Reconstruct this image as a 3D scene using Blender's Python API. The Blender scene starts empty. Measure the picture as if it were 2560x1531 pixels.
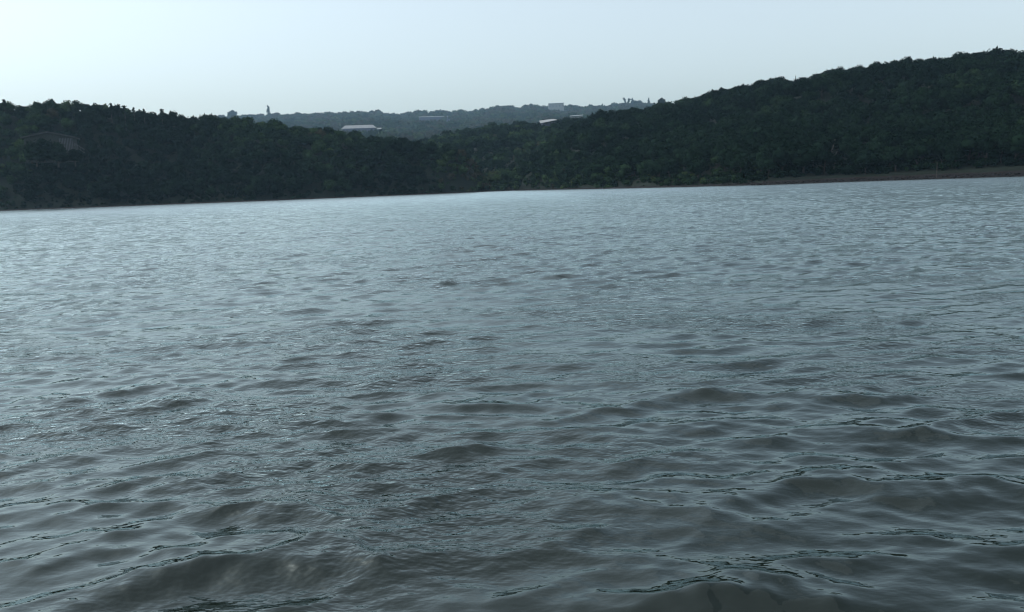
import bpy, math, random
import numpy as np
from mathutils import Matrix, Vector

random.seed(7)
rng = np.random.default_rng(7)
S = bpy.context.scene
COL = S.collection
R = math.radians

# ------------------------------------------------------------------ camera
CAM_Z = 1.7
F_PX = 30.0 / 36.0 * 1024
PITCH, ROLL = R(8.01), R(2.187)
cam_d = bpy.data.cameras.new('camera')
cam_d.lens, cam_d.sensor_width = 30.0, 36.0
cam_d.clip_start, cam_d.clip_end = 0.05, 6000
cam = bpy.data.objects.new('camera', cam_d)
COL.objects.link(cam)
CAM_M = (Matrix.Translation((0, 0, CAM_Z)) @ Matrix.Rotation(math.pi / 2 - PITCH, 4, 'X')
         @ Matrix.Rotation(-ROLL, 4, 'Z'))
cam.matrix_world = CAM_M
S.camera = cam

# ------------------------------------------------------------------ sky, sun, exposure
SUN_EL, SUN_AZ = R(44), R(-82)          # azimuth clockwise from +Y
world = bpy.data.worlds.new('World')
S.world = world
world.use_nodes = True
wn = world.node_tree.nodes
wl = world.node_tree.links
sky = wn.new('ShaderNodeTexSky')
sky.sky_type = 'NISHITA'
sky.sun_disc = False
sky.sun_elevation, sky.sun_rotation = SUN_EL, SUN_AZ
sky.air_density, sky.dust_density, sky.ozone_density = 1.3, 2.2, 4.0
sky.altitude = 0
veil = wn.new('ShaderNodeMix')                 # even whitish veil of the hazy sky, the same in every direction
veil.data_type, veil.blend_type = 'RGBA', 'MULTIPLY'
veil.inputs['Factor'].default_value = 1.0
veil.inputs['B'].default_value = (0.945, 1.0, 0.99, 1)
pale = wn.new('ShaderNodeHueSaturation'); pale.inputs['Saturation'].default_value = 0.42
wl.new(sky.outputs['Color'], pale.inputs['Color'])
wl.new(pale.outputs['Color'], veil.inputs['A'])
wl.new(veil.outputs['Result'], wn['Background'].inputs['Color'])
wn['Background'].inputs['Strength'].default_value = 0.15
sd = bpy.data.lights.new('sun', 'SUN')
sd.energy, sd.angle, sd.color = 0.5, R(140), (1.0, 0.99, 0.97)
sun = bpy.data.objects.new('sun', sd)
COL.objects.link(sun)
sv = Vector((math.sin(SUN_AZ) * math.cos(SUN_EL), math.cos(SUN_AZ) * math.cos(SUN_EL), math.sin(SUN_EL)))
sun.rotation_euler = sv.to_track_quat('Z', 'Y').to_euler()
S.view_settings.view_transform = 'Standard'
S.view_settings.look = 'None'
S.view_settings.exposure = 0.5
S.view_settings.gamma = 1.0
S.view_settings.use_curve_mapping = False
cy = S.cycles
cy.max_bounces, cy.diffuse_bounces, cy.glossy_bounces = 4, 1, 2
cy.transmission_bounces, cy.volume_bounces, cy.transparent_max_bounces = 2, 1, 4
cy.use_denoising = True
cy.use_light_tree = False
cy.use_adaptive_sampling = False
cy.sampling_pattern = 'BLUE_NOISE'
cy.filter_width = 1.2
cy.sample_clamp_indirect = 4.0

# ------------------------------------------------------------------ helpers
def tag(o, label=None, cat=None, group=None, kind=None):
    for k, v in (('label', label), ('category', cat), ('group', group), ('kind', kind)):
        if v: o[k] = v
    return o

def link(name, me, parent=None, mat=None, loc=None):
    o = bpy.data.objects.new(name, me)
    COL.objects.link(o)
    if mat is not None and me is not None and not me.materials: me.materials.append(mat)
    if parent is not None: o.parent = parent
    if loc is not None: o.location = loc
    return o

def empty(name, loc=(0, 0, 0), rz=0.0):
    o = link(name, None)
    o.location = loc
    o.rotation_euler = (0, 0, rz)
    o.empty_display_size = 0.5
    return o

def mesh_np(name, V, T, smooth=False, quads=False, attrs=None):
    """mesh from arrays: V (n,3), T (m,3) or (m,4)"""
    me = bpy.data.meshes.new(name)
    V = np.ascontiguousarray(V, dtype=np.float32); T = np.ascontiguousarray(T, dtype=np.int32)
    k = T.shape[1]
    if quads:                                        # an open sheet: make it face upwards
        p = V[T[:, :3]]; nz_ = np.cross(p[:, 1] - p[:, 0], p[:, 2] - p[:, 0])[:, 2].sum()
        if nz_ < 0: T = np.ascontiguousarray(T[:, ::-1])
    me.vertices.add(len(V)); me.vertices.foreach_set('co', V.ravel())
    me.loops.add(T.size); me.loops.foreach_set('vertex_index', T.ravel())
    me.polygons.add(len(T))
    me.polygons.foreach_set('loop_start', np.arange(0, T.size, k, dtype=np.int32))
    me.polygons.foreach_set('loop_total', np.full(len(T), k, dtype=np.int32))
    if smooth: me.polygons.foreach_set('use_smooth', np.ones(len(T), dtype=bool))
    me.update(calc_edges=True)
    for n, a in (attrs or {}).items():
        at = me.attributes.new(n, 'FLOAT', 'POINT')
        at.data.foreach_set('value', np.ascontiguousarray(a, dtype=np.float32))
    me.validate()
    return me

class MB:
    """collects boxes, tubes, prisms into one mesh"""
    def __init__(s): s.v, s.f = [], []
    def add(s, vs, fs):
        b = len(s.v); s.v += [tuple(v) for v in vs]; s.f += [tuple(i + b for i in f) for f in fs]
    def box(s, c, d, rz=0.0):
        x, y, z = d[0] / 2, d[1] / 2, d[2] / 2
        cs, sn = math.cos(rz), math.sin(rz)
        vs = []
        for k in (-z, z):
            for i, j in ((-x, -y), (x, -y), (x, y), (-x, y)):
                vs.append((c[0] + i * cs - j * sn, c[1] + i * sn + j * cs, c[2] + k))
        s.add(vs, [(3, 2, 1, 0), (4, 5, 6, 7), (0, 1, 5, 4), (1, 2, 6, 5), (2, 3, 7, 6), (3, 0, 4, 7)])
    def tube(s, pts, rad, n=6):
        pts = [Vector(p) for p in pts]
        rings = []
        for i, p in enumerate(pts):
            d = (pts[min(i + 1, len(pts) - 1)] - pts[max(i - 1, 0)]).normalized()
            a = d.cross(Vector((0.3, 1, 0.1))).normalized(); b = d.cross(a).normalized()
            r = rad[i] if hasattr(rad, '__len__') else rad
            rings.append([p + (a * math.cos(t) + b * math.sin(t)) * r for t in [k * 2 * math.pi / n for k in range(n)]])
        vs = [v for r_ in rings for v in r_]
        fs = []
        for i in range(len(pts) - 1):
            for k in range(n):
                fs.append((i * n + k, i * n + (k + 1) % n, (i + 1) * n + (k + 1) % n, (i + 1) * n + k))
        fs.append(tuple(range(n - 1, -1, -1))); fs.append(tuple((len(pts) - 1) * n + k for k in range(n)))
        s.add(vs, fs)
    def slab(s, quad, th):
        """a quad (4 points) thickened downwards along its normal"""
        q = [Vector(p) for p in quad]
        n = (q[1] - q[0]).cross(q[3] - q[0]).normalized()
        if n.z < 0: n = -n
        vs = q + [p - n * th for p in q]
        s.add(vs, [(0, 1, 2, 3), (7, 6, 5, 4), (0, 4, 5, 1), (1, 5, 6, 2), (2, 6, 7, 3), (3, 7, 4, 0)])
    def mesh(s, name):
        me = bpy.data.meshes.new(name); me.from_pydata(s.v, [], s.f); me.update(); return me
    def build(s, name, mat, parent=None):
        return link(name, s.mesh(name), parent, mat)

def ray(X, Y):
    """direction in the world through a pixel of the photograph (2560 x 1531)"""
    v = Vector(((X * 0.4 - 512) / F_PX, -(Y * 612 / 1531 - 306) / F_PX, -1))
    return (CAM_M.to_3x3() @ v).normalized()

def azel(X, Y):
    d = ray(X, Y)
    return math.atan2(d.x, d.y), math.atan2(d.z, math.hypot(d.x, d.y))

def at(X, Y, dist):
    """world point seen at a pixel, DIST metres away over the ground"""
    d = ray(X, Y); k = dist / math.hypot(d.x, d.y)
    return Vector((d.x * k, d.y * k, CAM_Z + d.z * k))

def to_px(P):
    """pixels of the photograph for points (n,3)"""
    M = np.array(CAM_M.inverted())
    q = P @ M[:3, :3].T + M[:3, 3]
    return 2.5 * (512 + F_PX * q[:, 0] / -q[:, 2]), 1531 / 612 * (306 - F_PX * q[:, 1] / -q[:, 2])

def curve(pts):
    """photo outline -> function azimuth -> elevation"""
    a = sorted(azel(x, y) for x, y in pts)
    A = np.array([p[0] for p in a]); E = np.array([p[1] for p in a])
    return lambda az: np.interp(az, A, E)

def lerp_az(pts):
    a = sorted((azel(x, 480)[0], v) for x, v in pts)
    A = np.array([p[0] for p in a]); E = np.array([p[1] for p in a])
    return lambda az: np.interp(az, A, E)

def smooth01(t): t = np.clip(t, 0, 1); return t * t * (3 - 2 * t)

_nt = rng.random((64, 64))
def vnoise(x, y):
    xi, yi = np.floor(x).astype(int), np.floor(y).astype(int)
    fx, fy = x - xi, y - yi
    fx = fx * fx * (3 - 2 * fx); fy = fy * fy * (3 - 2 * fy)
    g = lambda i, j: _nt[i % 64, j % 64]
    return ((g(xi, yi) * (1 - fx) + g(xi + 1, yi) * fx) * (1 - fy) + (g(xi, yi + 1) * (1 - fx) + g(xi + 1, yi + 1) * fx) * fy) * 2 - 1

def fbm(x, y, s, o=3):
    v, a = 0, 1
    for i in range(o):
        v = v + a * vnoise(x / s + 17.3 * i, y / s + 5.1 * i); s /= 2; a *= 0.5
    return v

# ------------------------------------------------------------------ materials
def mat(name, color, rough=0.8, metal=0.0, noise=0.0, scale=1.0, spec=0.3, bump=0.0, stretch=(1, 1, 1)):
    m = bpy.data.materials.new(name); m.use_nodes = True
    nt = m.node_tree; b = nt.nodes['Principled BSDF']
    b.inputs['Roughness'].default_value = rough; b.inputs['Metallic'].default_value = metal
    b.inputs['Specular IOR Level'].default_value = spec
    b.inputs['Base Color'].default_value = (*color, 1)
    if noise or bump:
        tc = nt.nodes.new('ShaderNodeTexCoord'); mp = nt.nodes.new('ShaderNodeMapping'); mp.inputs['Scale'].default_value = stretch
        nz = nt.nodes.new('ShaderNodeTexNoise'); nz.inputs['Scale'].default_value = scale; nz.inputs['Detail'].default_value = 5
        nt.links.new(tc.outputs['Object'], mp.inputs['Vector']); nt.links.new(mp.outputs['Vector'], nz.inputs['Vector'])
        if noise:
            cr = nt.nodes.new('ShaderNodeValToRGB')
            cr.color_ramp.elements[0].position, cr.color_ramp.elements[1].position = 0.3, 0.7
            cr.color_ramp.elements[0].color = (*[c * (1 - noise) for c in color], 1)
            cr.color_ramp.elements[1].color = (*[min(1, c * (1 + noise)) for c in color], 1)
            nt.links.new(nz.outputs['Fac'], cr.inputs['Fac']); nt.links.new(cr.outputs['Color'], b.inputs['Base Color'])
        if bump:
            bp = nt.nodes.new('ShaderNodeBump'); bp.inputs['Strength'].default_value = 1; bp.inputs['Distance'].default_value = bump
            nt.links.new(nz.outputs['Fac'], bp.inputs['Height']); nt.links.new(bp.outputs['Normal'], b.inputs['Normal'])
    return m

def foliage(name, use_attr):
    m = bpy.data.materials.new(name); m.use_nodes = True
    nt = m.node_tree; nt.nodes.clear()
    out = nt.nodes.new('ShaderNodeOutputMaterial')
    if use_attr:
        t = nt.nodes.new('ShaderNodeAttribute'); t.attribute_name = 'tint'; val = t.outputs['Fac']
    else:
        t = nt.nodes.new('ShaderNodeObjectInfo'); val = t.outputs['Random']
    cr = nt.nodes.new('ShaderNodeValToRGB'); e = cr.color_ramp.elements
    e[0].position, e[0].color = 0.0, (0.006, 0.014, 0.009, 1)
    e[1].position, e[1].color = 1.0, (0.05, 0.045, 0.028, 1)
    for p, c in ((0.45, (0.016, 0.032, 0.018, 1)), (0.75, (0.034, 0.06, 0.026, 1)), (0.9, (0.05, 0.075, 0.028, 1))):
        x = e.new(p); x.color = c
    sc_ = nt.nodes.new('ShaderNodeMath'); sc_.operation = 'MULTIPLY'; sc_.inputs[1].default_value = 1.0 if use_attr else 0.3
    nt.links.new(val, sc_.inputs[0]); nt.links.new(sc_.outputs[0], cr.inputs['Fac'])
    geo = nt.nodes.new('ShaderNodeNewGeometry')
    mul = nt.nodes.new('ShaderNodeMix'); mul.data_type = 'RGBA'; mul.blend_type = 'MULTIPLY'; mul.inputs['Factor'].default_value = 0.7
    mr = nt.nodes.new('ShaderNodeMapRange'); mr.inputs['To Min'].default_value = 0.55; mr.inputs['To Max'].default_value = 1.25
    nt.links.new(geo.outputs['Random Per Island'], mr.inputs['Value'])
    nt.links.new(cr.outputs['Color'], mul.inputs['A']); nt.links.new(mr.outputs['Result'], mul.inputs['B'])
    d = nt.nodes.new('ShaderNodeBsdfDiffuse'); tr = nt.nodes.new('ShaderNodeBsdfTranslucent')
    mx = nt.nodes.new('ShaderNodeMixShader'); mx.inputs['Fac'].default_value = 0.10
    nt.links.new(mul.outputs['Result'], d.inputs['Color']); nt.links.new(mul.outputs['Result'], tr.inputs['Color'])
    nt.links.new(d.outputs[0], mx.inputs[1]); nt.links.new(tr.outputs[0], mx.inputs[2])
    nt.links.new(mx.outputs[0], out.inputs['Surface'])
    return m

M_WOOD = foliage('wood_foliage', True)
M_LEAF = foliage('tree_foliage', False)
M_BARK = mat('bark', (0.03, 0.024, 0.02), 0.9, noise=0.35, scale=3)
M_DEADBARK = mat('pale_dead_bark', (0.13, 0.115, 0.1), 0.85, noise=0.3, scale=3)
M_SOIL = mat('hill_soil', (0.012, 0.017, 0.011), 0.95, noise=0.4, scale=0.3)
M_BANK = mat('red_brown_bank', (0.007, 0.005, 0.0048), 0.95, noise=0.6, scale=1.2, bump=0.25)
M_TRACK = mat('dry_earth_track', (0.011, 0.0075, 0.0065), 0.95, noise=0.3, scale=0.8, stretch=(1, 1, 3))
M_STONE = mat('bank_stone', (0.013, 0.010, 0.009), 0.9, noise=0.4, scale=2)
M_ROOF_W = mat('white_metal_roof', (0.33, 0.32, 0.31), 0.6, noise=0.12, scale=0.4, spec=0.5)
M_ROOF_D = mat('dark_roof', (0.05, 0.05, 0.05), 0.7, noise=0.2, scale=0.8)
M_ROOF_G = mat('grey_sheet_roof', (0.4, 0.42, 0.44), 0.45, noise=0.12, scale=0.5, spec=0.5)
M_WALL_B = mat('blue_grey_wall', (0.08, 0.085, 0.13), 0.85, noise=0.1, scale=0.4)
M_WALL_G = mat('grey_render_wall', (0.26, 0.27, 0.27), 0.9, noise=0.12, scale=0.4)
M_WALL_C = mat('weathered_cladding', (0.045, 0.05, 0.046), 0.9, noise=0.25, scale=2, stretch=(4, 4, 0.4))
M_FRAME = mat('window_frame', (0.12, 0.12, 0.13), 0.7, noise=0.1, scale=2)
M_DARKWIN = mat('dark_window', (0.03, 0.035, 0.04), 0.15, spec=0.5)
M_POLE = mat('weathered_pole', (0.06, 0.05, 0.045), 0.9, noise=0.3, scale=4)

def water_material():
    m = bpy.data.materials.new('lake_water'); m.use_nodes = True
    nt = m.node_tree; b = nt.nodes['Principled BSDF']; L = nt.links.new
    nt.nodes.remove(b)                               # murky body under a Fresnel-weighted, slightly green mirror
    body = nt.nodes.new('ShaderNodeBsdfDiffuse'); body.inputs['Color'].default_value = (0.010, 0.014, 0.009, 1)
    glo = nt.nodes.new('ShaderNodeBsdfAnisotropic'); glo.distribution = 'MULTI_GGX'; glo.inputs['Color'].default_value = (0.86, 0.98, 1.0, 1)
    fr = nt.nodes.new('ShaderNodeFresnel'); fr.inputs['IOR'].default_value = 1.45
    mx = nt.nodes.new('ShaderNodeMixShader')
    a = nt.nodes.new('ShaderNodeAttribute'); a.attribute_name = 'ripple_roughness'
    L(a.outputs['Fac'], glo.inputs['Roughness'])
    L(fr.outputs[0], mx.inputs['Fac']); L(body.outputs[0], mx.inputs[1]); L(glo.outputs[0], mx.inputs[2])
    L(mx.outputs[0], nt.nodes['Material Output'].inputs['Surface'])
    geo = nt.nodes.new('ShaderNodeNewGeometry')
    def nz(scale, stretch, detail, rot=0.0):
        mp = nt.nodes.new('ShaderNodeMapping'); mp.inputs['Scale'].default_value = stretch; mp.inputs['Rotation'].default_value = (0, 0, rot)
        n = nt.nodes.new('ShaderNodeTexNoise'); n.noise_dimensions = '2D'
        n.inputs['Scale'].default_value = scale; n.inputs['Detail'].default_value = detail
        L(geo.outputs['Position'], mp.inputs['Vector']); L(mp.outputs['Vector'], n.inputs['Vector'])
        return n.outputs['Fac']
    def math_(op, x, y):
        n = nt.nodes.new('ShaderNodeMath'); n.operation = op
        for i, v in enumerate((x, y)):
            if isinstance(v, (int, float)): n.inputs[i].default_value = v
            else: L(v, n.inputs[i])
        return n.outputs[0]
    patch = nz(0.55, (0.6, 1, 1), 2)
    mr = nt.nodes.new('ShaderNodeMapRange'); mr.inputs['From Min'].default_value = 0.42; mr.inputs['From Max'].default_value = 0.68
    L(patch, mr.inputs['Value'])
    fine = nz(16, (0.55, 1.0, 1), 2, 0.35)
    fine2 = nz(5.5, (0.6, 1.0, 1), 2, -0.3)
    h1 = math_('MULTIPLY', math_('MULTIPLY', fine, 0.016), math_('ADD', mr.outputs['Result'], 0.22))
    h2 = math_('MULTIPLY', fine2, 0.008)
    big = math_('MULTIPLY', nz(0.9, (0.45, 1.0, 1), 3, 0.1), a.outputs['Fac'])
    h3 = math_('MULTIPLY', big, 0.24)
    h = math_('ADD', math_('ADD', h1, h2), h3)
    bp = nt.nodes.new('ShaderNodeBump'); bp.inputs['Strength'].default_value = 1.0; bp.inputs['Distance'].default_value = 1.0
    L(h, bp.inputs['Height'])
    for n in (body, glo, fr): L(bp.outputs['Normal'], n.inputs['Normal'])
    return m
M_WATER = water_material()

# ------------------------------------------------------------------ lake
WAVELETS = [(860, 1408, 0.42, 0.075, 0.13, 0.02), (430, 1440, 0.36, 0.06, 0.12, 0.16), (740, 1295, 0.30, 0.055, 0.10, 0.10), (300, 1372, 0.34, 0.035, 0.11, 0.22),
            (990, 1280, 0.20, 0.04, 0.09, 0.12), (500, 1202, 0.28, 0.045, 0.10, 0.03), (1760, 1278, 0.36, 0.05, 0.12, -0.14), (1470, 1272, 0.30, 0.03, 0.12, 0.05),
            (1850, 1502, 0.40, 0.08, 0.13, 0.02), (1440, 1380, 0.24, 0.03, 0.10, 0.0), (2130, 1000, 0.55, 0.055, 0.14, -0.02), (1180, 1135, 0.20, 0.04, 0.09, 0.08),
            (2300, 1085, 0.50, 0.05, 0.15, -0.12), (2130, 1215, 0.40, 0.045, 0.13, -0.05), (430, 1010, 0.30, 0.05, 0.11, 0.10), (1180, 1020, 0.35, 0.04, 0.12, 0.05),
            (1740, 990, 0.45, 0.045, 0.13, 0.0), (360, 970, 0.25, 0.045, 0.11, 0.05), (2480, 1240, 0.40, 0.05, 0.13, -0.1)]
def build_water():
    near = F_PX * CAM_Z / np.concatenate([[16000, 9000, 5500, 3400, 2200, 1500], np.geomspace(980, 640, 8)[:-1], np.arange(640, 108, -1.0)])
    mid = [near[-1]]                                # further out the rows stay close enough to carry the waves
    while mid[-1] < 292: mid.append(mid[-1] + 0.11 + 0.0012 * (mid[-1] - 13))
    r = np.concatenate([near, mid[1:], [310, 350, 420, 560]])
    core = np.linspace(R(-38), R(38), 420)
    side = R(38) + np.cumsum(np.linspace(0.008, 0.3, 34)); side = side[side < math.pi - 0.02]
    az = np.concatenate([-side[::-1], core, side])
    nr, nc = len(r), len(az)
    A, D = np.meshgrid(az, r)
    X, Y = D * np.sin(A), D * np.cos(A)
    dr = np.gradient(r)[:, None] * np.ones((1, nc))
    da = np.gradient(az)[None, :] * D
    g = np.random.default_rng(21)
    N = 120
    lam = np.exp(g.uniform(math.log(0.10), math.log(2.2), N)); lam.sort()
    th = -math.pi / 2 + g.normal(0, R(34), N) + R(8)
    spec = np.exp(-0.5 * ((np.log(lam) - math.log(0.35)) / 0.58) ** 2) + 0.26 * (lam < 0.26) + 0.06 * np.exp(-0.5 * ((np.log(lam) - math.log(1.3)) / 0.3) ** 2)
    slope = spec / math.sqrt((spec ** 2).sum() / 2) * 0.185 * g.uniform(0.6, 1.4, N)
    ph = g.uniform(0, 2 * math.pi, N)
    gust = 0.75 + 0.55 * fbm(X + 300, Y * 1.3 + 80, 7.0, 3)
    gust = np.clip(gust, 0.25, 1.6)
    gust2 = np.clip(1.0 + 0.28 * fbm(X + 90, Y + 40, 4.0, 2), 0.5, 1.5)
    dX, dY, Z, lost = np.zeros_like(X), np.zeros_like(X), np.zeros_like(X), np.zeros_like(X)
    for i in range(N):
        kx, ky = math.cos(th[i]), math.sin(th[i])
        k = 2 * math.pi / lam[i]
        sp = np.maximum(dr * abs(ky), da * max(abs(kx) - 0.1, 0.0))
        w = np.clip((lam[i] / sp - 1.7) / 1.3, 0, 1)
        env = gust if lam[i] < 0.25 else gust2 if lam[i] < 0.45 else gust2
        a = slope[i] / k
        p = k * (kx * X + ky * Y) + ph[i]
        Z += w * env * a * np.cos(p)
        dX -= w * env * a * kx * np.sin(p) * 1.25; dY -= w * env * a * ky * np.sin(p) * 1.25
        lost += (1 - w * w) * slope[i] ** 2 / 2
    # a few steeper wavelets close to the viewer: pixel of the crest, half length, height, front width (metres), turn
    for x, y, hl, hh, wf, turn in WAVELETS:
        v = ray(x, y); q = -CAM_Z / v.z; cx, cy_ = v.x * q, v.y * q
        c, s_ = math.cos(turn), math.sin(turn)
        U, W_ = (X - cx) * c + (Y - cy_) * s_, -(X - cx) * s_ + (Y - cy_) * c
        W_ = W_ + 0.25 * hl * (U / hl) ** 2 * 0.5 + 0.035 * np.sin(U * 8 + x) + 0.012 * np.sin(U * 21 + 2 * x)
        prof = np.exp(-(W_ / np.where(W_ < 0, wf, 2.6 * wf)) ** 2) - 0.25 * np.exp(-((W_ + 2.2 * wf) / (1.6 * wf)) ** 2)
        Z += 0.72 * hh * np.exp(-np.abs(U / hl) ** 2.5) * prof * (1 + 0.10 * np.sin(U * 19 + 3 * W_ / wf + x) + 0.05 * np.sin(U * 47 + x))
    rough = np.clip((0.3 + 0.2 * smooth01((D - 40) / 150)) * np.sqrt(np.sqrt(2 * lost)), 0.02, 0.45)
    V = np.stack([X + dX, Y + dY, Z], -1).reshape(-1, 3)
    idx = np.arange(nr * nc).reshape(nr, nc)
    a_, b_ = idx[:-1], idx[1:]
    nxt = np.roll(np.arange(nc), -1)
    F = np.stack([a_, a_[:, nxt], b_[:, nxt], b_], -1).reshape(-1, 4)[:, ::-1]
    me = mesh_np('lake', V, F, smooth=True, quads=True, attrs={'ripple_roughness': rough.ravel()})
    o = link('lake_water', me, None, M_WATER)
    tag(o, kind='structure')
build_water()

# ------------------------------------------------------------------ hills: outlines taken from the photograph, distances chosen
far = []
SHORE_PX = [(-700, 552), (0, 527.5), (640, 503.5), (1000, 488.5), (1280, 477), (1500, 472.5), (1700, 468), (1920, 462.5), (2163, 453.5), (2559, 441), (3200, 418)]
_sh = [(azel(x, y)[0], -CAM_Z / math.tan(azel(x, y)[1])) for x, y in SHORE_PX]
SHORE_A = np.array([a for a, d in _sh]); SHORE_D = np.array([d for a, d in _sh])
def shore(az): return np.interp(az, SHORE_A, SHORE_D)
print('shore distances', [(round(math.degrees(a), 1), round(d)) for a, d in _sh])

L_SKY = curve([(-900, 250), (-300, 262), (0, 259), (31, 255), (64, 262), (103, 254), (147, 250), (180, 256), (219, 255), (258, 260), (297, 266), (330, 279), (361, 277), (400, 279), (438, 282), (472, 292), (529, 292), (580, 297), (640, 304), (704, 305), (738, 315), (820, 318), (872, 326), (924, 336), (975, 340), (1014, 344), (1053, 357), (1117, 359), (1156, 364), (1181, 380), (1202, 420), (1210, 480), (1230, 640), (1400, 900)])
R_SKY = curve([(1150, 800), (1190, 520), (1230, 455), (1290, 418), (1370, 360), (1430, 322), (1471, 297), (1486, 283), (1512, 276), (1538, 278), (1558, 270), (1628, 265), (1680, 252), (1718, 246), (1744, 243), (1770, 230), (1796, 221), (1850, 214), (1890, 205), (1920, 198), (1952, 194), (1969, 199), (1995, 200), (2041, 186), (2071, 178), (2101, 174), (2163, 166), (2254, 152), (2279, 156), (2368, 145), (2432, 136), (2486, 129), (2560, 126), (2800, 108), (3300, 90)])
M_SKY = curve([(700, 480), (900, 420), (1000, 360), (1060, 342), (1139, 324), (1180, 316), (1232, 307), (1277, 303), (1348, 304), (1396, 296), (1419, 291), (1464, 289), (1560, 282), (1800, 270), (2200, 270)])
F_SKY = curve([(-900, 330), (200, 320), (450, 300), (540, 292), (600, 289), (640, 290), (680, 287), (740, 285), (780, 284), (830, 283), (870, 283), (905, 280), (960, 284), (1010, 286), (1048, 279), (1074, 282), (1106, 278), (1129, 282), (1145, 279), (1184, 279), (1193, 274), (1226, 271), (1258, 265), (1306, 269), (1329, 264), (1354, 265), (1419, 265), (1451, 267), (1503, 267), (1532, 263), (1558, 258), (1596, 257), (1640, 262), (1800, 262), (2600, 300), (3300, 330)])
L_RIDGE = lerp_az([(-900, 380), (0, 350), (300, 345), (600, 340), (900, 325), (1100, 300), (1210, 275), (1400, 275)])
R_RIDGE = lerp_az([(1150, 265), (1300, 290), (1471, 340), (1800, 350), (2200, 345), (2560, 330), (3300, 330)])
BANK_H = lerp_az([(-900, 0.5), (0, 0.5), (1200, 0.5), (1500, 0.55), (1800, 0.6), (1950, 0.7), (2200, 0.8), (2560, 0.95), (3300, 1.2)])
TREE_H = 5.2


def near_hill(SKYF, RIDGEF, nseed):
    def z(az, d):
        ds, dr = shore(az) + 4.5, RIDGEF(az)
        el = SKYF(az)
        zr = CAM_Z + dr * np.tan(el) - TREE_H * 0.87
        b = np.minimum(BANK_H(az), zr + TREE_H)
        t = (d - ds) / np.maximum(dr - ds, 5)
        tt = np.clip(t, 0, 1)
        x, y = d * np.sin(az), d * np.cos(az)
        h = b + (zr - b) * (0.80 * tt + 0.20 * np.sin(tt * math.pi / 2))
        h = h + fbm(x + nseed, y, 38, 3) * 3.4 * np.sin(tt * math.pi) ** 1.0 * np.clip((zr - b) / 25, 0, 1)
        h = np.where(t > 1, zr - (d - np.maximum(dr, ds + 5)) * 0.18, h)
        h = np.where(d < ds, b - (ds - d) * 1.2, h)
        return h
    return z
zL = near_hill(L_SKY, L_RIDGE, 11.0)
zR = near_hill(R_SKY, R_RIDGE, 97.0)

def zM(az, d):
    dr = 520.0
    zr = CAM_Z + dr * np.tan(M_SKY(az)) - 6.0
    ds = shore(az) + 4.5
    t = (d - ds) / (dr - ds); tt = np.clip(t, 0, 1)
    x, y = d * np.sin(az), d * np.cos(az)
    h = BANK_H(az) + zr * tt + fbm(x, y + 50, 60, 3) * 2.5 * np.sin(tt * math.pi)
    return np.where(t > 1, zr - (t - 1) * 60, np.where(t < 0, BANK_H(az) - (ds - d) * 1.2, h))

F_R = 2200.0
def zF(az, d):
    zr = CAM_Z + F_R * np.tan(F_SKY(az)) - 15.5
    t = (d - 330) / (F_R - 330); tt = np.clip(t, 0, 1)
    x, y = d * np.sin(az), d * np.cos(az)
    h = 0.8 + zr * (tt ** 1.3) + fbm(x, y + 9, 120, 3) * 5 * np.sin(tt * math.pi)
    return np.where(t > 1, zr - (t - 1) * 120, h)

def hill_mesh(name, zf, a0, a1, d0, d1, na, nd):
    az = np.linspace(R(a0), R(a1), na); ds = np.linspace(d0, d1, nd)
    A, D = np.meshgrid(az, ds)
    if callable(d0): pass
    Z = zf(A, D)
    V = np.stack([D * np.sin(A), D * np.cos(A), Z], -1).reshape(-1, 3)
    idx = np.arange(na * nd).reshape(nd, na)
    F = np.stack([idx[:-1, :-1], idx[1:, :-1], idx[1:, 1:], idx[:-1, 1:]], -1).reshape(-1, 4)[:, ::-1]
    o = link(name, mesh_np(name, V, F, smooth=True, quads=True), None, M_SOIL)
    tag(o, kind='structure')
    return o

hill_mesh('hill', zL, -52, 0, 225, 470, 180, 90)
hill_mesh('hill', zR, -3, 50, 120, 470, 180, 120)
hill_mesh('hill', zM, -14, 24, 215, 620, 110, 110)
hill_mesh('hill', zF, -42, 42, 335, 2600, 160, 120)
# the ground beyond the lake, one sheet under the hills
ang = np.linspace(0, 2 * math.pi, 97)[:-1]
rr = [400, 640, 1300, 2750]
V = [(r_ * math.sin(a), r_ * math.cos(a), 0.35) for r_ in rr for a in ang]
Fq = [(i * 96 + k, i * 96 + (k + 1) % 96, (i + 1) * 96 + (k + 1) % 96, (i + 1) * 96 + k) for i in range(3) for k in range(96)]
me = bpy.data.meshes.new('ground'); me.from_pydata(V, [], [f[::-1] for f in Fq]); me.update()
tag(link('ground', me, None, M_SOIL), kind='structure')

# shore bank: a rough dark earth face, and on the right a paler track along its top
def strip(name, a0, a1, n, prof, m, jit, seed):
    g = np.random.default_rng(seed)
    az = np.linspace(R(a0), R(a1), n)
    rows = []
    for (off, zf) in prof:
        d = shore(az) + off + g.normal(0, jit, n)
        zz = zf(az) + g.normal(0, jit * 0.35, n)
        rows.append(np.stack([d * np.sin(az), d * np.cos(az), zz], -1))
    V = np.concatenate(rows); k = len(prof)
    idx = np.arange(n * k).reshape(k, n)
    F = np.stack([idx[:-1, :-1], idx[:-1, 1:], idx[1:, 1:], idx[1:, :-1]], -1).reshape(-1, 4)
    o = link(name, mesh_np(name, V, F, quads=True), None, m)
    tag(o, kind='structure'); return o
strip('shore_bank', -52, 50, 1100, [(-1.2, lambda a: -0.5 + 0 * a), (0.0, lambda a: 0.05 + 0 * a), (0.9, lambda a: 0.30 * BANK_H(a)), (1.9, lambda a: 0.52 * BANK_H(a)), (3.0, lambda a: 0.64 * BANK_H(a))], M_BANK, 0.16, 3)
TR_A0 = math.degrees(azel(1905, 460)[0])
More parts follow.
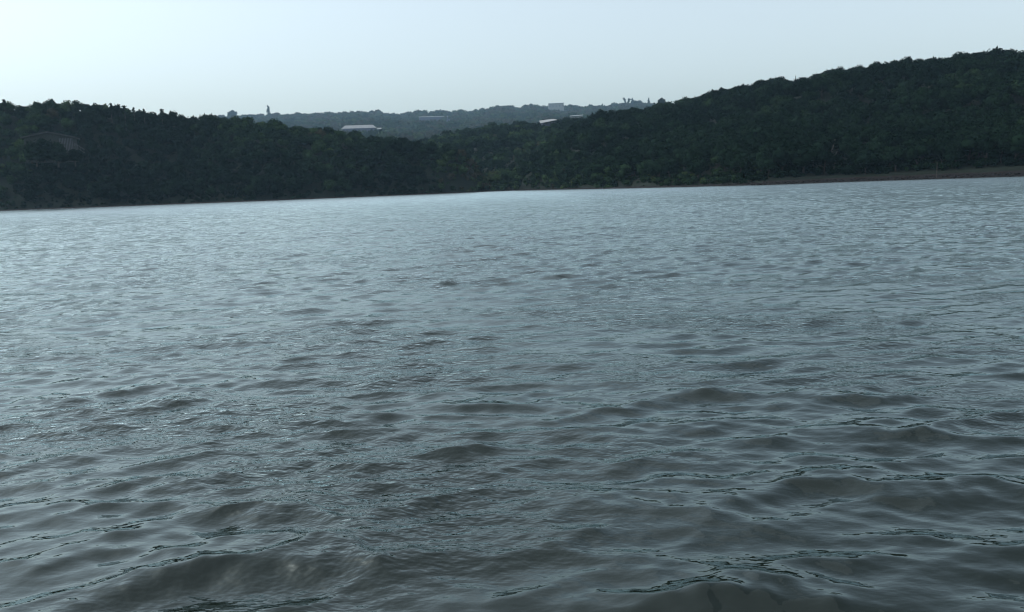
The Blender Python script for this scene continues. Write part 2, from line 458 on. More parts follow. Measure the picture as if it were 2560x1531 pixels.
strip('dirt_track', TR_A0, 50, 300, [(2.9, lambda a: 0.60 * BANK_H(a)), (3.2, lambda a: 0.66 * BANK_H(a)), (4.2, lambda a: 0.86 * BANK_H(a)), (5.2, lambda a: 1.0 * BANK_H(a) + 0.05), (6.2, lambda a: BANK_H(a) + 0.02)], M_TRACK, 0.035, 4)

# ------------------------------------------------------------------ trees
def ico(sub):
    import bmesh
    bm = bmesh.new(); bmesh.ops.create_icosphere(bm, subdivisions=sub, radius=1)
    V = np.array([v.co[:] for v in bm.verts]); T = np.array([[v.index for v in f.verts] for f in bm.faces])
    bm.free(); return V, T
ICO1, ICO2 = ico(1), ico(2)

def leaf_tris(P, Nrm, size, g, jit=0.9, elong=1.5):
    n = len(P)
    d = Nrm + g.normal(0, jit, (n, 3)); d /= np.linalg.norm(d, axis=1, keepdims=True)
    a = np.cross(d, g.normal(0, 1, (n, 3))); a /= np.linalg.norm(a, axis=1, keepdims=True)
    b = np.cross(d, a)
    s = size * g.uniform(0.6, 1.4, (n, 1))
    V = np.stack([P + a * s * elong * 0.6, P - a * s * 0.5 + b * s * 0.55, P - a * s * 0.5 - b * s * 0.55], 1).reshape(-1, 3)
    return V, np.arange(n * 3).reshape(n, 3)

def crown(seed, nleaf, size, lobes, rx=2.6, rz=2.0, zc=2.75, core=1):
    """unit crown of about 5.2 m: lobed core plus many leaf-sized clumps over its lobes"""
    g = np.random.default_rng(seed)
    CV, CT = ICO1 if core == 1 else ICO2
    Vs, Ts, nb = [], [], 0
    per = nleaf // lobes
    for i in range(lobes):
        a = g.uniform(0, 2 * math.pi) if i else 0; rad = rx * 0.56 * math.sqrt(g.uniform(0.15, 1)) if i else 0
        c = np.array([rad * math.cos(a), rad * math.sin(a), zc + g.uniform(-0.45, 0.55) * rz * (1 - 0.3 * rad / rx)])
        s = np.array([rx * g.uniform(0.42, 0.62), rx * g.uniform(0.42, 0.62), rz * g.uniform(0.5, 0.75)])
        V = c + CV * s * 0.8 * g.uniform(0.85, 1.1, (len(CV), 1)); Vs.append(V); Ts.append(CT + nb); nb += len(V)
        u = g.normal(0, 1, (per, 3)); u[:, 2] = np.abs(u[:, 2]) * g.choice([1, 1, 1, -0.7], per); u /= np.linalg.norm(u, axis=1, keepdims=True)
        P = c + u * s * g.uniform(0.8, 1.12, (per, 1))
        V, T = leaf_tris(P, u, size, g); Vs.append(V); Ts.append(T + nb); nb += len(V)
    return np.concatenate(Vs), np.concatenate(Ts)

def trunk_mesh(seed, h=3.4, r=0.16):
    g = random.Random(seed); m = MB()
    lean = [(0, 0, -0.8), (g.uniform(-.1, .1), g.uniform(-.1, .1), h * 0.35), (g.uniform(-.35, .35), g.uniform(-.35, .35), h * 0.7), (g.uniform(-.5, .5), g.uniform(-.5, .5), h)]
    m.tube(lean, [r * 1.25, r, r * 0.75, r * 0.4], 6)
    for k in range(4):
        a = k * 1.6 + g.uniform(-.4, .4); b = Vector(lean[1 + k % 2])
        m.tube([b, b + Vector((math.cos(a) * .8, math.sin(a) * .8, .7)), b + Vector((math.cos(a) * 1.6, math.sin(a) * 1.6, 1.3))], [r * .5, r * .35, r * .15], 4)
    return m

HI = [crown(100 + i, 340, 0.36, 6) for i in range(6)]
MID = [crown(200 + i, 210, 0.42, 5) for i in range(5)]
LOW = [crown(300 + i, 46, 0.74, 2) for i in range(5)]
BUSH = [crown(400 + i, 40, 0.8, 1, rx=3.2) for i in range(4)]
crown_me = []
for i, (V, T) in enumerate(HI):
    me = mesh_np('crown', V, T); me.materials.append(M_LEAF); crown_me.append(me)
trunk_me = []
for i in range(4):
    me = trunk_mesh(i).mesh('trunk'); me.materials.append(M_BARK); trunk_me.append(me)

def scatter(zf, SKYF, ridgef, a0, a1, dmin, dmax, sp, hgt, seed, keep=None):
    """jittered grid of trees: returns positions, scale"""
    g = np.random.default_rng(seed)
    x0, x1 = dmax * math.sin(R(a0)), dmax * math.sin(R(a1))
    xs = np.arange(min(x0, x1, 0 if a0 < 0 else 9e9), max(x0, x1), sp); ys = np.arange(dmin * 0.6, dmax, sp)
    X, Y = np.meshgrid(xs, ys); X = X.ravel() + g.uniform(-.42, .42, X.size) * sp; Y = Y.ravel() + g.uniform(-.42, .42, Y.size) * sp
    az, d = np.arctan2(X, Y), np.hypot(X, Y)
    ok = (az > R(a0)) & (az < R(a1)) & (d < dmax) & (d > dmin)
    if keep is not None: ok &= keep(az, d)
    X, Y, az, d = X[ok], Y[ok], az[ok], d[ok]
    Z = zf(az, d)
    sc = np.clip(g.normal(1, 0.11, len(X)), 0.7, 1.3) * (hgt / 5.2)
    return X, Y, Z, az, d, sc, g

# gaps left for what shows between the trees: (x0, x1, y0, y1 in the photo, distance of the thing)
GAPS = [(72, 182, 318, 346, 291), (164, 186, 322, 364, 291), (850, 960, 305, 325, 1285), (1048, 1122, 288, 300, 1815), (1370, 1414, 250, 272, 2175),
        (1350, 1395, 292, 305, 470), (1424, 1458, 286, 292, 560), (2318, 2331, 216, 258, 260), (2074, 2098, 345, 425, 200)]

def clear_gaps(X, Y, Z, sc, d):
    tops = np.stack([X, Y, Z + 4.6 * sc], -1)
    px, py = to_px(tops); half0 = 2.4 * sc / d * F_PX * 2.5
    ok = np.ones(len(X), bool)
    for x0, x1, y0, y1, dd in GAPS:
        half = half0 * (0.25 if x1 - x0 < 30 else 1.0)
        ok &= ~((px + half > x0) & (px - half < x1) & (py > y0 - 25 * 0) & (py < y1) & (d < dd + 5))
        # tall ones whose crown reaches into the gap from below
    return ok

def wood(name, label, data, lods, ok, base=0.42):
    X, Y, Z, az, d, sc, g = data
    idx = np.where(ok)[0]
    pick = g.integers(0, len(lods), len(X))
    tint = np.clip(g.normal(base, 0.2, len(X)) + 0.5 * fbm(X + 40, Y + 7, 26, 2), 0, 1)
    rot = g.uniform(0, 2 * math.pi, len(X)); sx = g.uniform(0.85, 1.2, len(X)); sz = g.uniform(0.9, 1.1, len(X))
    Vs, Ts, Tn, nb = [], [], [], 0
    for v, (V, T) in enumerate(lods):
        I = idx[pick[idx] == v]
        if not len(I): continue
        c, s = np.cos(rot[I])[:, None], np.sin(rot[I])[:, None]
        W = np.empty((len(I), len(V), 3))
        W[:, :, 0] = (V[None, :, 0] * c - V[None, :, 1] * s) * (sc * sx)[I, None] + X[I, None]
        W[:, :, 1] = (V[None, :, 0] * s + V[None, :, 1] * c) * (sc * sx)[I, None] + Y[I, None]
        W[:, :, 2] = V[None, :, 2] * (sc * sz)[I, None] + Z[I, None]
        Ts.append((T[None] + (np.arange(len(I)) * len(V))[:, None, None] + nb).reshape(-1, 3))
        Vs.append(W.reshape(-1, 3)); Tn.append(np.repeat(tint[I], len(V))); nb += len(I) * len(V)
    me = mesh_np(name, np.concatenate(Vs), np.concatenate(Ts), attrs={'tint': np.concatenate(Tn)})
    o = link(name, me, None, M_WOOD)
    tag(o, label, 'wood', None, 'stuff')
    print(name, len(idx), 'trees', sum(len(t) for t in Ts), 'tris')
    return o

dL = scatter(zL, L_SKY, L_RIDGE, -38, -1.2, 230, 400, 3.4, 5.1, 31,
             lambda az, d: (d > shore(az) + 5) & (d < L_RIDGE(az) + 24) & (L_SKY(az) > R(-0.4)))
dR = scatter(zR, R_SKY, R_RIDGE, -2.6, 38, 130, 400, 3.9, 5.2, 32,
             lambda az, d: (d > shore(az) + 6.6) & (d < R_RIDGE(az) + 20) & (R_SKY(az) > R(-0.2)))
dM = scatter(zM, M_SKY, None, -7, 12, 225, 560, 5.2, 6.2, 33, lambda az, d: (M_SKY(az) > R(0.5)) & (d > shore(az) + 6))
dF = scatter(zF, F_SKY, None, -18, 12, 930, 2275, 16.2, 19.5, 34)

okL = clear_gaps(dL[0], dL[1], dL[2], dL[5], dL[4]); okR = clear_gaps(dR[0], dR[1], dR[2], dR[5], dR[4])
okM = clear_gaps(dM[0], dM[1], dM[2], dM[5], dM[4]); okF = clear_gaps(dF[0], dF[1], dF[2], dF[5], dF[4])

# the 290 trees that show largest stand as single trees; the rest is wood
def apparent(data, ok):
    X, Y, Z, az, d, sc, g = data
    px, py = to_px(np.stack([X, Y, Z + 3 * sc], -1))
    a = np.where(ok & (px > 5) & (px < 2555), sc / d, 0)
    return a
aL, aR = apparent(dL, okL), apparent(dR, okR)
cut = np.sort(np.concatenate([aL, aR]))[-272]
selL, selR = aL >= cut, aR >= cut
wood('hillside_wood', 'dense dark scrub wood covering the whole left hillside', dL, MID, okL & ~selL, 0.28)
wood('hillside_wood', 'dense dark scrub wood covering the tall right hillside', dR, MID, okR & ~selR, 0.1)
wood('hillside_wood', 'blue-green wood on the middle slope in the gap between the hills', dM, LOW, okM, 0.34)
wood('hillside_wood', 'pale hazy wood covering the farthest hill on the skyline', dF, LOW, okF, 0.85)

# low bushes along the top of the bank, under the first trees
g = np.random.default_rng(77); n = 3000
az = R(1) * g.uniform(-38, 38, n); d = shore(az) + np.where(az < R(17), g.uniform(2.2, 22, n), g.uniform(6.8, 24, n))
side = L_SKY(az) > R(0.3); Zb = np.maximum(zM(az, d), np.where(side, zL(az, d), zR(az, d)))
dB = (d * np.sin(az), d * np.cos(az), Zb - 0.35, az, d, g.uniform(0.2, 0.5, n), g)
wood('undergrowth', 'low dark bushes lining the top of the bank below the trees', dB, BUSH, np.ones(n, bool), 0.3)

n = 700
az = R(1) * g.uniform(-8, 7, n); d = shore(az) + g.uniform(3, 34, n)
Zb = np.maximum(zM(az, d), np.maximum(zL(az, d), zR(az, d)))
wood('undergrowth', 'taller dark bushes at the foot of the valley where the two hills meet', (d * np.sin(az), d * np.cos(az), Zb - 0.4, az, d, g.uniform(0.4, 0.85, n), g), LOW, np.ones(n, bool), 0.3)

def tree_copy(name, loc, rz, sc, cm, tm, label, group, sx=1.0):
    t = empty(name, loc, rz); t.scale = (sc * sx, sc * sx, sc)
    link('crown', cm, t); link('trunk', tm, t)
    return tag(t, label, 'tree', group)
nsel = 0
for data, sel, side in ((dL, selL, 'left'), (dR, selR, 'right')):
    X, Y, Z, az, d, sc, g = data
    for i in np.where(sel)[0]:
        edge = d[i] < shore(az[i]) + 16
        x_ = to_px(np.array([[X[i], Y[i], Z[i]]]))[0][0]
        if side == 'left': where = 'below the gabled cabin' if x_ < 260 else 'below the feathery ridge clump' if x_ < 480 else 'on the left hill end'
        else: where = ('left end of right hill' if x_ < 1900 else 'left of pale bare trunk' if x_ < 2070 else 'right of pale bare trunk' if x_ < 2200 else
                       'below the tall dead tree' if x_ < 2340 else 'right of the marker post' if x_ < 2450 else 'at the right edge of the picture')
        lab = ('dark rounded front-row tree on the bank, ' if edge else 'dark rounded tree in the lower wood, ') + where
        tree_copy('scrub_tree', (X[i], Y[i], Z[i]), random.uniform(0, 6.28), sc[i], random.choice(crown_me), random.choice(trunk_me), lab,
                  ('front row trees ' if edge else 'lower wood trees ') + where, random.uniform(0.9, 1.2))
        nsel += 1
print('single trees', nsel)

# single trees that stand out against the sky or the slope
def special(name, label, X, Ytop, Ybase, dist, kind, width, seed):
    """a tree whose base and top are given in the photo and whose distance is DIST"""
    b, t = at(X, Ybase, dist), at(X, Ytop, dist)
    H = t.z - b.z; W = width / 2.5 / F_PX * dist
    g = np.random.default_rng(seed); gr = random.Random(seed)
    root = empty(name, b); m = MB()
    Vs, Ts, nb = [], [], 0
    def blob(c, s, n, size, jit=0.9):
        nonlocal nb
        c, s = np.array(c), np.array(s)
        V = c + ICO1[0] * s * 0.72; Vs.append(V); Ts.append(ICO1[1] + nb); nb += len(V)
        u = g.normal(0, 1, (n, 3)); u /= np.linalg.norm(u, axis=1, keepdims=True)
        V, T = leaf_tris(c + u * s * g.uniform(0.7, 1.15, (n, 1)), u, size, g, jit); Vs.append(V); Ts.append(T + nb); nb += len(V)
    lf = max(0.25, dist * 0.0009)
    if kind == 'conifer':
        m.tube([(0, 0, -1), (0, 0, H * 0.5), (0.02 * W, 0, H * 0.97)], [0.03 * H, 0.02 * H, 0.006 * H], 6)
        for k in range(9):
            f = k / 8.0; rr_ = W * 0.5 * (1 - f) ** 0.75 + 0.05 * W
            blob((gr.uniform(-.15, .15) * W, 0, H * (0.12 + 0.84 * f)), (rr_, rr_, H * 0.075), 26, lf)
    elif kind == 'wispy':
        m.tube([(0, 0, -1), (0.03 * W, 0, H * 0.5), (0.05 * W, 0, H * 0.98)], [0.02 * H, 0.014 * H, 0.004 * H], 6)
        H *= 0.9
        for k in range(11):
            f = 0.3 + 0.68 * k / 10; a = gr.uniform(0, 6.28); rr_ = W * 0.42 * (1.15 - f) * gr.uniform(0.5, 1.2)
            e = (math.cos(a) * rr_, math.sin(a) * rr_, H * f + 0.03 * H)
            m.tube([(0.03 * W, 0, H * f * 0.96), e], [0.006 * H, 0.002 * H], 4)
            blob(e, (W * 0.27, W * 0.27, H * 0.05), 26, lf * 0.9, 1.4)
    elif kind == 'spread':
        m.tube([(0, 0, -1), (0.05 * W, 0, H * 0.35), (0, 0, H * 0.7)], [0.05 * H, 0.04 * H, 0.02 * H], 6)
        for k in range(7):
            x = W * (k / 6.0 - 0.5) * 0.8
            m.tube([(0, 0, H * 0.3), (x * 0.6, 0, H * 0.6), (x, gr.uniform(-.2, .2) * W, H * 0.78)], [0.025 * H, 0.015 * H, 0.006 * H], 4)
            blob((x, gr.uniform(-.25, .25) * W, H * (0.8 - 0.25 * (2 * k / 6.0 - 1) ** 2) + gr.uniform(-.04, .04) * H), (W * 0.17, W * 0.22, H * 0.17), 34, lf)
    elif kind == 'spiky':
        for k in range(6):
            f = k / 5.0 * 2 - 1; top = H * (1 - 0.22 * f * f + gr.uniform(-.08, .04))
            m.tube([(0, 0, -1), (f * W * 0.3, 0, top * 0.5), (f * W * 0.42, 0, top * 0.95)], [0.03 * H, 0.02 * H, 0.006 * H], 5)
            for q in range(4):
                z_ = top * (0.45 + 0.17 * q)
                blob((f * W * (0.25 + 0.06 * q), gr.uniform(-.12, .12) * W, z_), (W * 0.11, W * 0.14, H * 0.12), 24, lf)
    elif kind == 'funnel':
        for f in (-1, 1):
            m.tube([(0, 0, -1), (f * W * 0.1, 0, H * 0.4), (f * W * 0.3, 0, H * 0.9)], [0.05 * H, 0.035 * H, 0.015 * H], 5)
            for q in range(4):
                z_ = H * (0.4 + 0.18 * q)
                blob((f * W * (0.12 + 0.07 * q), 0, z_ * (1 if f < 0 else 0.86)), (W * (0.07 + 0.035 * q), W * 0.16, H * 0.11), 26, lf)
    elif kind == 'dense':
        m.tube([(0, 0, -1), (0, 0, H * 0.6)], [0.05 * H, 0.03 * H], 6)
        for k in range(12):
            a = k * 2.4; q = W * 0.3 * math.sqrt(k / 12)
            blob((math.cos(a) * q, math.sin(a) * q, H * (0.22 + 0.58 * (1 - k / 12.0) + gr.uniform(-.05, .05))), (W * 0.24, W * 0.24, H * 0.2), 60, 0.3)
    else:  # round
        m.tube([(0, 0, -1), (0, 0, H * 0.6)], [0.05 * H, 0.03 * H], 6)
        for k in range(7):
            a = k * 0.9; q = 0.26 * W if k else 0
            blob((math.cos(a) * q, math.sin(a) * q, H * (0.62 + 0.12 * math.sin(k * 2.1))), (W * 0.27, W * 0.27, H * 0.27), 40, lf)
    me = mesh_np('crown', np.concatenate(Vs), np.concatenate(Ts)); me.materials.append(M_LEAF)
    link('crown', me, root); m.build('trunk', M_POLE, root)
    tag(root, label, 'tree')
    return root
FD = 2180
special('conifer_tree', 'tall narrow conifer standing alone above the farthest ridge', 672, 264, 293, FD, 'conifer', 11, 1)
special('spiky_tree', 'bushy tree with several upright spikes at the far ridge end, left of the conifer', 582, 278, 298, FD, 'spiky', 22, 2)
special('round_tree', 'low round tree just left of the spiky one on the far ridge', 555, 287, 300, FD, 'round', 15, 3)
special('spreading_tree', 'wide flat-topped tree between the spiky tree and the conifer', 627, 286, 298, FD, 'spread', 48, 4)
special('small_tree', 'short upright tree close against the left foot of the lone conifer', 658, 285, 296, FD, 'round', 6, 5)
special('spreading_tree', 'small ragged tree on the skyline above the bright-roofed lodge', 930, 276, 290, FD, 'spread', 12, 6)
special('round_tree', 'large domed tree on the skyline behind the long blue-grey house', 1107, 275, 294, FD, 'spread', 42, 7)
special('spreading_tree', 'ragged dark tree rising on the skyline left of the long blue-grey house', 1051, 276, 290, FD, 'spread', 11, 15)
special('funnel_tree', 'funnel-shaped tree forking into two tops on the far skyline', 1567, 245, 266, FD, 'funnel', 19, 8)
special('conifer_tree', 'slim leaning conifer right beside the forked tree on the far skyline', 1581, 246, 264, FD, 'conifer', 7, 9)
special('round_tree', 'broad round tree to the right of the slim leaning conifer', 1596, 251, 268, FD, 'round', 22, 10)
special('slim_tree', 'slim pale tree alone between the broad round tree and the right hill', 1622, 246, 268, FD, 'conifer', 8, 11)
special('bushy_tree', 'ragged bushy tree where the far skyline meets the right hill', 1654, 247, 268, 900, 'spiky', 18, 12)
special('thin_tree', 'thin spike of a tree on the skyline between the block house and the forked tree', 1506, 260, 272, FD, 'conifer', 5, 13)
special('round_tree', 'small bushy tree just right of the block house on the skyline', 1426, 261, 272, FD, 'spread', 14, 14)
special('round_tree', 'small tuft of a tree left of the block house on the skyline', 1329, 259, 272, FD, 'round', 8, 16)
special('wispy_tree', 'small wispy tree on the left hilltop at the edge of the picture', 12, 248, 272, 345, 'wispy', 10, 20)
special('wispy_tree', 'thin wispy pair of tops on the left skyline, left of the ragged clump', 280, 256, 300, 335, 'wispy', 9, 21)
special('wispy_tree', 'ragged feathery tree, left of two in the clump on the left ridge', 302, 258, 318, 335, 'wispy', 13, 22)
special('wispy_tree', 'widest ragged feathery tree in the clump on the left ridge', 315, 261, 322, 330, 'wispy', 24, 23)
special('wispy_tree', 'thin feathery top just right of the ragged clump on the left ridge', 337, 267, 305, 335, 'wispy', 8, 24)
special('wispy_tree', 'tiny feathery top midway between the ragged clump and the bushy top', 362, 271, 305, 335, 'wispy', 7, 25)
special('wispy_tree', 'bushy feathery top on a dark stem near the end of the left ridge', 407, 270, 320, 330, 'wispy', 17, 26)

special('leafy_tree', 'broad leafy tree growing in front of the gabled cabin wall', 112, 341, 398, 281, 'dense', 60, 31)
special('leafy_tree', 'leafy tree covering the left corner of the gabled cabin', 80, 352, 400, 282, 'dense', 34, 33)
special('bushy_tree', 'low bushy tree hiding the foot of the cabin, left half', 92, 366, 408, 280, 'dense', 66, 34)
special('bushy_tree', 'low bushy tree hiding the foot of the cabin, right half', 146, 368, 410, 279, 'dense', 56, 35)
special('bushy_tree', 'low bushy tree at the foot of the cabin stairs', 188, 372, 408, 281, 'dense', 36, 36)
special('leafy_tree', 'smaller leafy tree in front of the cabin, right of the broad one', 148, 352, 400, 280, 'dense', 40, 32)

# ------------------------------------------------------------------ buildings
def frame_at(name, X, Y, dist, rz=0.0):
    p = at(X, Y, dist); az = math.atan2(p.x, p.y)
    return empty(name, p, -az + rz), dist / F_PX / 2.5       # root facing the lake (its -Y towards the water) and metres per photo pixel

def gable_windows(root, xs, z, w, h, y):
    for x in xs:
        f = MB(); f.box((x, y, z), (w, 0.12, h)); fr = f.build('window', M_FRAME, root)
        p = MB(); p.box((x, y - 0.07, z), (w - 0.2, 0.05, h - 0.2)); p.build('pane', M_DARKWIN, fr)

def hip_roof(m, x0, x1, y0, y1, z, h, ins):
    """overhanging hipped roof with thickness: eaves rectangle, ridge inset at both ends"""
    ym = (y0 + y1) / 2
    vs = [(x0, y0, z), (x1, y0, z), (x1, y1, z), (x0, y1, z), (x0 + ins, ym, z + h), (x1 - ins, ym, z + h)]
    lo = [(x0, y0, z - .18), (x1, y0, z - .18), (x1, y1, z - .18), (x0, y1, z - .18)]
    m.add(vs + lo, [(0, 1, 5, 4), (1, 2, 5), (2, 3, 4, 5), (3, 0, 4), (9, 8, 7, 6), (0, 6, 7, 1), (1, 7, 8, 2), (2, 8, 9, 3), (3, 9, 6, 0)])

# cabin on the left hill, gable end to the lake
def cabin():
    root, u = frame_at('hillside_cabin', 124, 378, 290, R(-9))
    W, H, D = 96 * u, 31 * u, 9.0
    ap = 11 * u
    w = MB()
    hw = W / 2 - 0.1
    w.add([(-hw, 0, -3), (hw, 0, -3), (hw, 0, H), (0, 0, H + ap - .2), (-hw, 0, H), (-hw, D, -3), (hw, D, -3), (hw, D, H), (0, D, H + ap - .2), (-hw, D, H)],
          [(0, 1, 2, 3, 4), (9, 8, 7, 6, 5), (1, 6, 7, 2), (5, 0, 4, 9), (0, 5, 6, 1)])
    w.build('wall', M_WALL_C, root)
    r_ = MB(); ov = 5 * u
    r_.slab([(-W / 2 - ov, -1.0, H - 0.15), (0, -1.0, H + ap), (0, D + .6, H + ap), (-W / 2 - ov, D + .6, H - 0.15)], 0.3)
    r_.slab([(0, -1.0, H + ap), (W / 2 + ov, -1.0, H - 0.15), (W / 2 + ov, D + .6, H - 0.15), (0, D + .6, H + ap)], 0.3)
    r_.build('roof', M_ROOF_D, root)
    for k in range(9):
        b = MB(); b.box((W / 2 - 0.25 - k * 0.42, -0.06, H * 0.5 - 0.3), (0.16, 0.12, H - 0.5)); b.build('batten', M_FRAME, root)
    gable_windows(root, (-1.6, 0.9, 2.6), H * 0.32, 1.3, 1.7, -0.05)
    s = MB()
    for k in range(7):
        s.box((W / 2 + 0.5 + k * 0.36, -0.6, H * 0.28 - k * 0.3), (0.36, 1.2, 0.14))
    st = s.build('stairs', M_WALL_C, root)
    h_ = MB(); h_.tube([(W / 2 + 0.3, -1.2, H * 0.28 + 1.0), (W / 2 + 3.0, -1.2, H * 0.28 - 1.0)], 0.06, 5)
    for k in range(4): h_.tube([(W / 2 + 0.4 + k * .8, -1.2, H * 0.28 - k * .66), (W / 2 + 0.4 + k * .8, -1.2, H * 0.28 + 0.95 - k * .6)], 0.04, 5)
    h_.build('handrail', M_FRAME, st)
    tag(root, 'dark gabled cabin half hidden by trees on the left hillside', 'cabin')
cabin()

def lodge():
    root, u = frame_at('bright_roofed_lodge', 898, 333, 1270, R(-4))
    W = 84 * u; z0 = 11.5 * u
    w = MB(); w.box((0, 5, z0 / 2 - 4.5), (W - 2.5, 8.5, z0 + 9)); w.build('wall', M_WALL_B, root)
    m = MB(); hip_roof(m, -W / 2, W / 2, 0, 10.5, z0 + .2, 6.6 * u + 0.9, 5.5); rf = m.build('roof', M_ROOF_W, root)
    c = MB(); c.box((0, 5.25, z0 + 6.6 * u + 1.15), (W - 11, 0.5, 0.3)); c.build('ridge_cap', M_ROOF_D, rf)
    for k in range(9):
        x = -W / 2 + 2.2 + k * (W - 4.4) / 8
        p = MB(); p.box((x, 0.62, z0 / 2 - .6), (0.3, 0.24, z0 + 1.2)); p.build('post', M_ROOF_D, root)
    gable_windows(root, [(-W / 2 + 4 + k * (W - 8) / 6) for k in range(7)], z0 * 0.52, 1.6, 1.5, 0.72)
    wx = W / 2 + 4 * u
    w2 = MB(); w2.box((wx + 0.5, 6.5, z0 * 0.3 - 1.4), (9 * u, 6, z0 * 0.6 + 2.8)); w2.build('wing_wall', M_WALL_B, root)
    m2 = MB(); m2.slab([(wx - 4.6 * u, 1.6, z0 * 0.72), (wx + 8 * u, 1.6, z0 * 0.72), (wx + 7 * u, 10, z0 * 0.72 + 2.4), (wx - 4.6 * u, 10, z0 * 0.72 + 2.4)], 0.25)
    m2.build('wing_roof', M_ROOF_W, root)
    m3 = MB(); m3.slab([(-W / 2 - 15 * u, 2.5, z0 * 0.66), (-W / 2 + 1, 2.5, z0 * 0.78), (-W / 2 + 1, 8, z0 * 0.9), (-W / 2 - 15 * u, 8, z0 * 0.76)], 0.2)
    m3.build('porch_roof', M_ROOF_G, root)
    tag(root, 'long low lodge with a bright white roof in the dip between the hills', 'lodge')
lodge()

def long_house():
    root, u = frame_at('long_house', 1085, 311, 1800, R(3))
    W = 70 * u; z0 = 18.5 * u
    w = MB(); w.box((0, 5, z0 / 2 - 6), (W, 9, z0 + 12)); w.build('wall', M_WALL_B, root)
    m = MB(); m.slab([(-W / 2 - .6, -0.9, z0 - .1), (W / 2 + .6, -0.9, z0 - .1), (W / 2 + .6, 10.2, z0 + 1.3), (-W / 2 - .6, 10.2, z0 + 1.3)], 0.35); m.build('roof', M_ROOF_G, root)
    gable_windows(root, [(-W / 2 + 2.5 + k * (W - 5) / 7) for k in range(8)], z0 * 0.6, 1.8, 1.6, 0.45)
    d = MB(); d.box((W / 2 + 2.2, 4, z0 * 0.32 - 1.5), (4.4, 7, z0 * 0.64 + 3)); d.build('side_wing', M_WALL_B, root)
    tag(root, 'long blue-grey house with a thin pale roof edge below the far ridge', 'house')
long_house()

def block_house():
    root, u = frame_at('block_house', 1391, 277, 2165, R(8))
    W = 37 * u; z0 = 18 * u
    w = MB(); w.box((0, 5, z0 / 2 - 6), (W, 10, z0 + 12)); w.build('wall', M_WALL_G, root)
    m = MB(); m.slab([(-W / 2 - .4, -1.0, z0), (W / 2 + 1.6 * u, -1.0, z0 + 0.7), (W / 2 + 1.6 * u, 11, z0 + 0.9), (-W / 2 - .4, 11, z0 + .2)], 0.7); m.build('roof', M_ROOF_G, root)
    p = MB(); p.box((-W / 2 + 1.2 * u, 4, z0 + 0.6), (1.6, 2, 1.4)); p.build('roof_tank', M_WALL_G, root)
    a = MB(); a.tube([(-W / 2 + 9 * u, 5, z0), (-W / 2 + 9 * u, 5, z0 + 6 * u)], 0.09, 5); a.tube([(-W / 2 + 7.6 * u, 5, z0 + 5 * u), (-W / 2 + 10.4 * u, 5, z0 + 5 * u)], 0.06, 4); a.build('aerial', M_POLE, root)
    gable_windows(root, [(-W / 2 + 2.4 + k * (W - 4.8) / 4) for k in range(5)], z0 * 0.62, 1.6, 1.6, -0.05)
    tag(root, 'flat-roofed grey block house standing on the far skyline', 'house')
block_house()

def tilted_roof_house():
    root, u = frame_at('sheet_roofed_house', 1372, 312, 470, R(14))
    W = 36 * u; z0 = 9 * u
    w = MB(); w.box((0.6, 4, z0 / 2 - 1.5), (W - 1.5, 6, z0 + 2)); w.build('wall', M_WALL_B, root)
    m = MB(); m.slab([(-W / 2 - .8, -0.4, z0 - 1.05), (W / 2 + .8, -0.4, z0 + .55), (W / 2 + .8, 8, z0 + 1.7), (-W / 2 + .6, 8, z0 + 0.9)], 0.22); m.build('roof', M_ROOF_W, root)
    m = MB(); m.box((-1.0, 0.9, z0 * 0.45), (1.1, 0.12, 1.5)); d = m.build('door', M_ROOF_D, root)
    gable_windows(root, (1.2, 3.0), z0 * 0.5, 1.1, 1.0, 0.95)
    tag(root, 'small house with a slanted bright sheet roof above the middle wood', 'house')
tilted_roof_house()

def strip_roof_house():
    root, u = frame_at('low_shed', 1441, 297, 640, R(-3))
    W = 32 * u; z0 = 7 * u
    w = MB(); w.box((0, 4, z0 / 2 - 2), (W - 1, 6, z0 + 3)); w.build('wall', M_WALL_G, root)
    m = MB(); m.slab([(-W / 2, 0, z0), (W / 2, 0, z0 + .25), (W / 2, 8, z0 + 1.2), (-W / 2, 8, z0 + .9)], 0.2); m.build('roof', M_ROOF_G, root)
    tag(root, 'low shed roof showing as a pale strip right of the slanted roof', 'shed')
strip_roof_house()

# ------------------------------------------------------------------ poles, bare stems, stones
def utility_pole():
    b, t = at(1989, 203, 352), at(1989, 189, 352)
    root = empty('utility_pole', b); H = t.z - b.z
    m = MB(); m.tube([(0, 0, -2), (0, 0, H)], [0.16, 0.11], 7); m.build('pole', M_POLE, root)
    c = MB(); c.box((0, 0, H - 1.3), (1.9, 0.14, 0.16)); c.box((0, 0, H - 2.2), (1.5, 0.14, 0.16)); c.build('crossarm', M_POLE, root)
    tag(root, 'thin utility pole with crossarms on the right hill skyline', 'pole')
utility_pole()

def bare_stem():
    b, t = at(2327, 272, 258), at(2322, 214, 258)
    root = empty('dead_tree', b); d = t - b
    m = MB(); m.tube([(0, 0, -1.5), d * 0.5, d], [0.26, 0.2, 0.07], 7); m.build('trunk', M_POLE, root)
    br = MB()
    for k in range(9):
        f = 0.45 + 0.06 * k; a = k * 2.3
        br.tube([d * f, d * f + Vector((math.cos(a) * 1.0, math.sin(a) * 0.6, 0.5))], [0.07, 0.02], 4)
    br.build('branch', M_POLE, root)
    tag(root, 'tall straight dead tree standing dark on the right hillside', 'tree')
bare_stem()

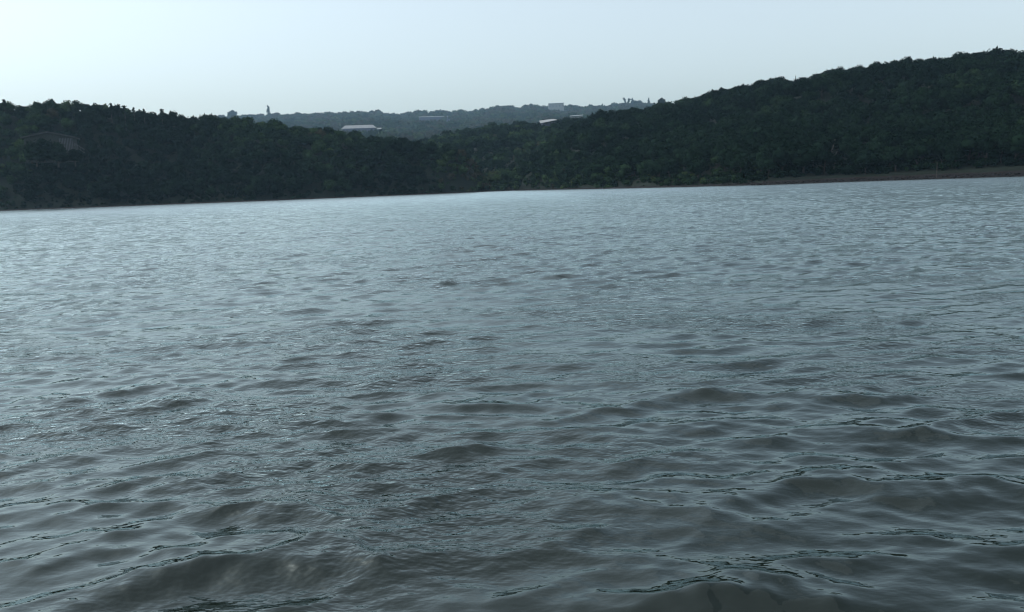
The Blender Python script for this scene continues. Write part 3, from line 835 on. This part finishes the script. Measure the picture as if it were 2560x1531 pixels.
def pale_trunk():
    b = at(2078, 436, 199); root = empty('bare_tree', b)
    P = [at(x, y, 199) - b for x, y in ((2078, 440), (2079, 410), (2077, 392), (2081, 372), (2088, 348))]
    m = MB(); m.tube(P, [0.3, 0.24, 0.2, 0.15, 0.06], 7); m.build('trunk', M_DEADBARK, root)
    br = MB(); br.tube([P[2], at(2088, 388, 198.6) - b, at(2094, 376, 198.4) - b], [0.14, 0.11, 0.05], 6); br.tube([P[3], at(2076, 356, 198.8) - b], [0.08, 0.03], 5)
    br.build('limb', M_DEADBARK, root)
    tag(root, 'pale bare trunk with a side limb at the foot of the right wood', 'tree')
pale_trunk()

def marker_post():
    b = at(2342, 436, 163); t = at(2342, 408, 163); root = empty('marker_post', b)
    m = MB(); m.tube([(0, 0, -0.6), (0, 0, t.z - b.z)], [0.05, 0.045], 7); m.build('post', M_POLE, root)
    c = MB(); c.tube([(0, 0, t.z - b.z), (0, 0, t.z - b.z + 0.1)], [0.06, 0.03], 7); c.build('cap', M_DEADBARK, root)
    tag(root, 'thin upright post beside the earth track on the right bank', 'post')
marker_post()

# loose stones on the right bank: too small to tell apart
g = np.random.default_rng(55); Vs, Ts, nb = [], [], 0
for k in range(420):
    az = R(g.uniform(math.degrees(azel(1800, 460)[0]), 36)); o_ = g.uniform(0.1, 3.4)
    z_ = np.interp(o_, [0, 0.9, 1.9, 3.0], [0.05, 0.30, 0.52, 0.64]) * (BANK_H(az) if o_ > .3 else 1) + 0.02
    d = shore(az) + o_ - 0.1; s = g.uniform(0.1, 0.3)
    V = ICO1[0] * s * g.uniform(0.6, 1.25, (len(ICO1[0]), 1)) * np.array([1.3, 1.0, 0.7]) + np.array([d * math.sin(az), d * math.cos(az), z_])
    Vs.append(V); Ts.append(ICO1[1] + nb); nb += len(V)
tag(link('bank_stones', mesh_np('bank_stones', np.concatenate(Vs), np.concatenate(Ts)), None, M_STONE), 'loose brown stones strewn along the right bank', 'stones', None, 'stuff')

# ------------------------------------------------------------------ haze over lake and hills
m = bpy.data.materials.new('haze_air'); m.use_nodes = True; nt = m.node_tree; nt.nodes.clear()
out = nt.nodes.new('ShaderNodeOutputMaterial'); pv = nt.nodes.new('ShaderNodeVolumePrincipled')
pv.inputs['Color'].default_value = (0.55, 0.80, 1.0, 1); pv.inputs['Density'].default_value = 0.00014
pv.inputs['Anisotropy'].default_value = 0.2; pv.inputs['Density Attribute'].default_value = ''
pv.inputs['Temperature Attribute'].default_value = ''; pv.inputs['Color Attribute'].default_value = ''
nt.links.new(pv.outputs['Volume'], out.inputs['Volume'])
m.cycles.homogeneous_volume = True
hz = MB(); hz.box((0, 0, 126.5), (5700, 5700, 257))
tag(hz.build('haze', m), 'thin pale haze hanging over the lake and hills', 'haze', None, 'stuff')
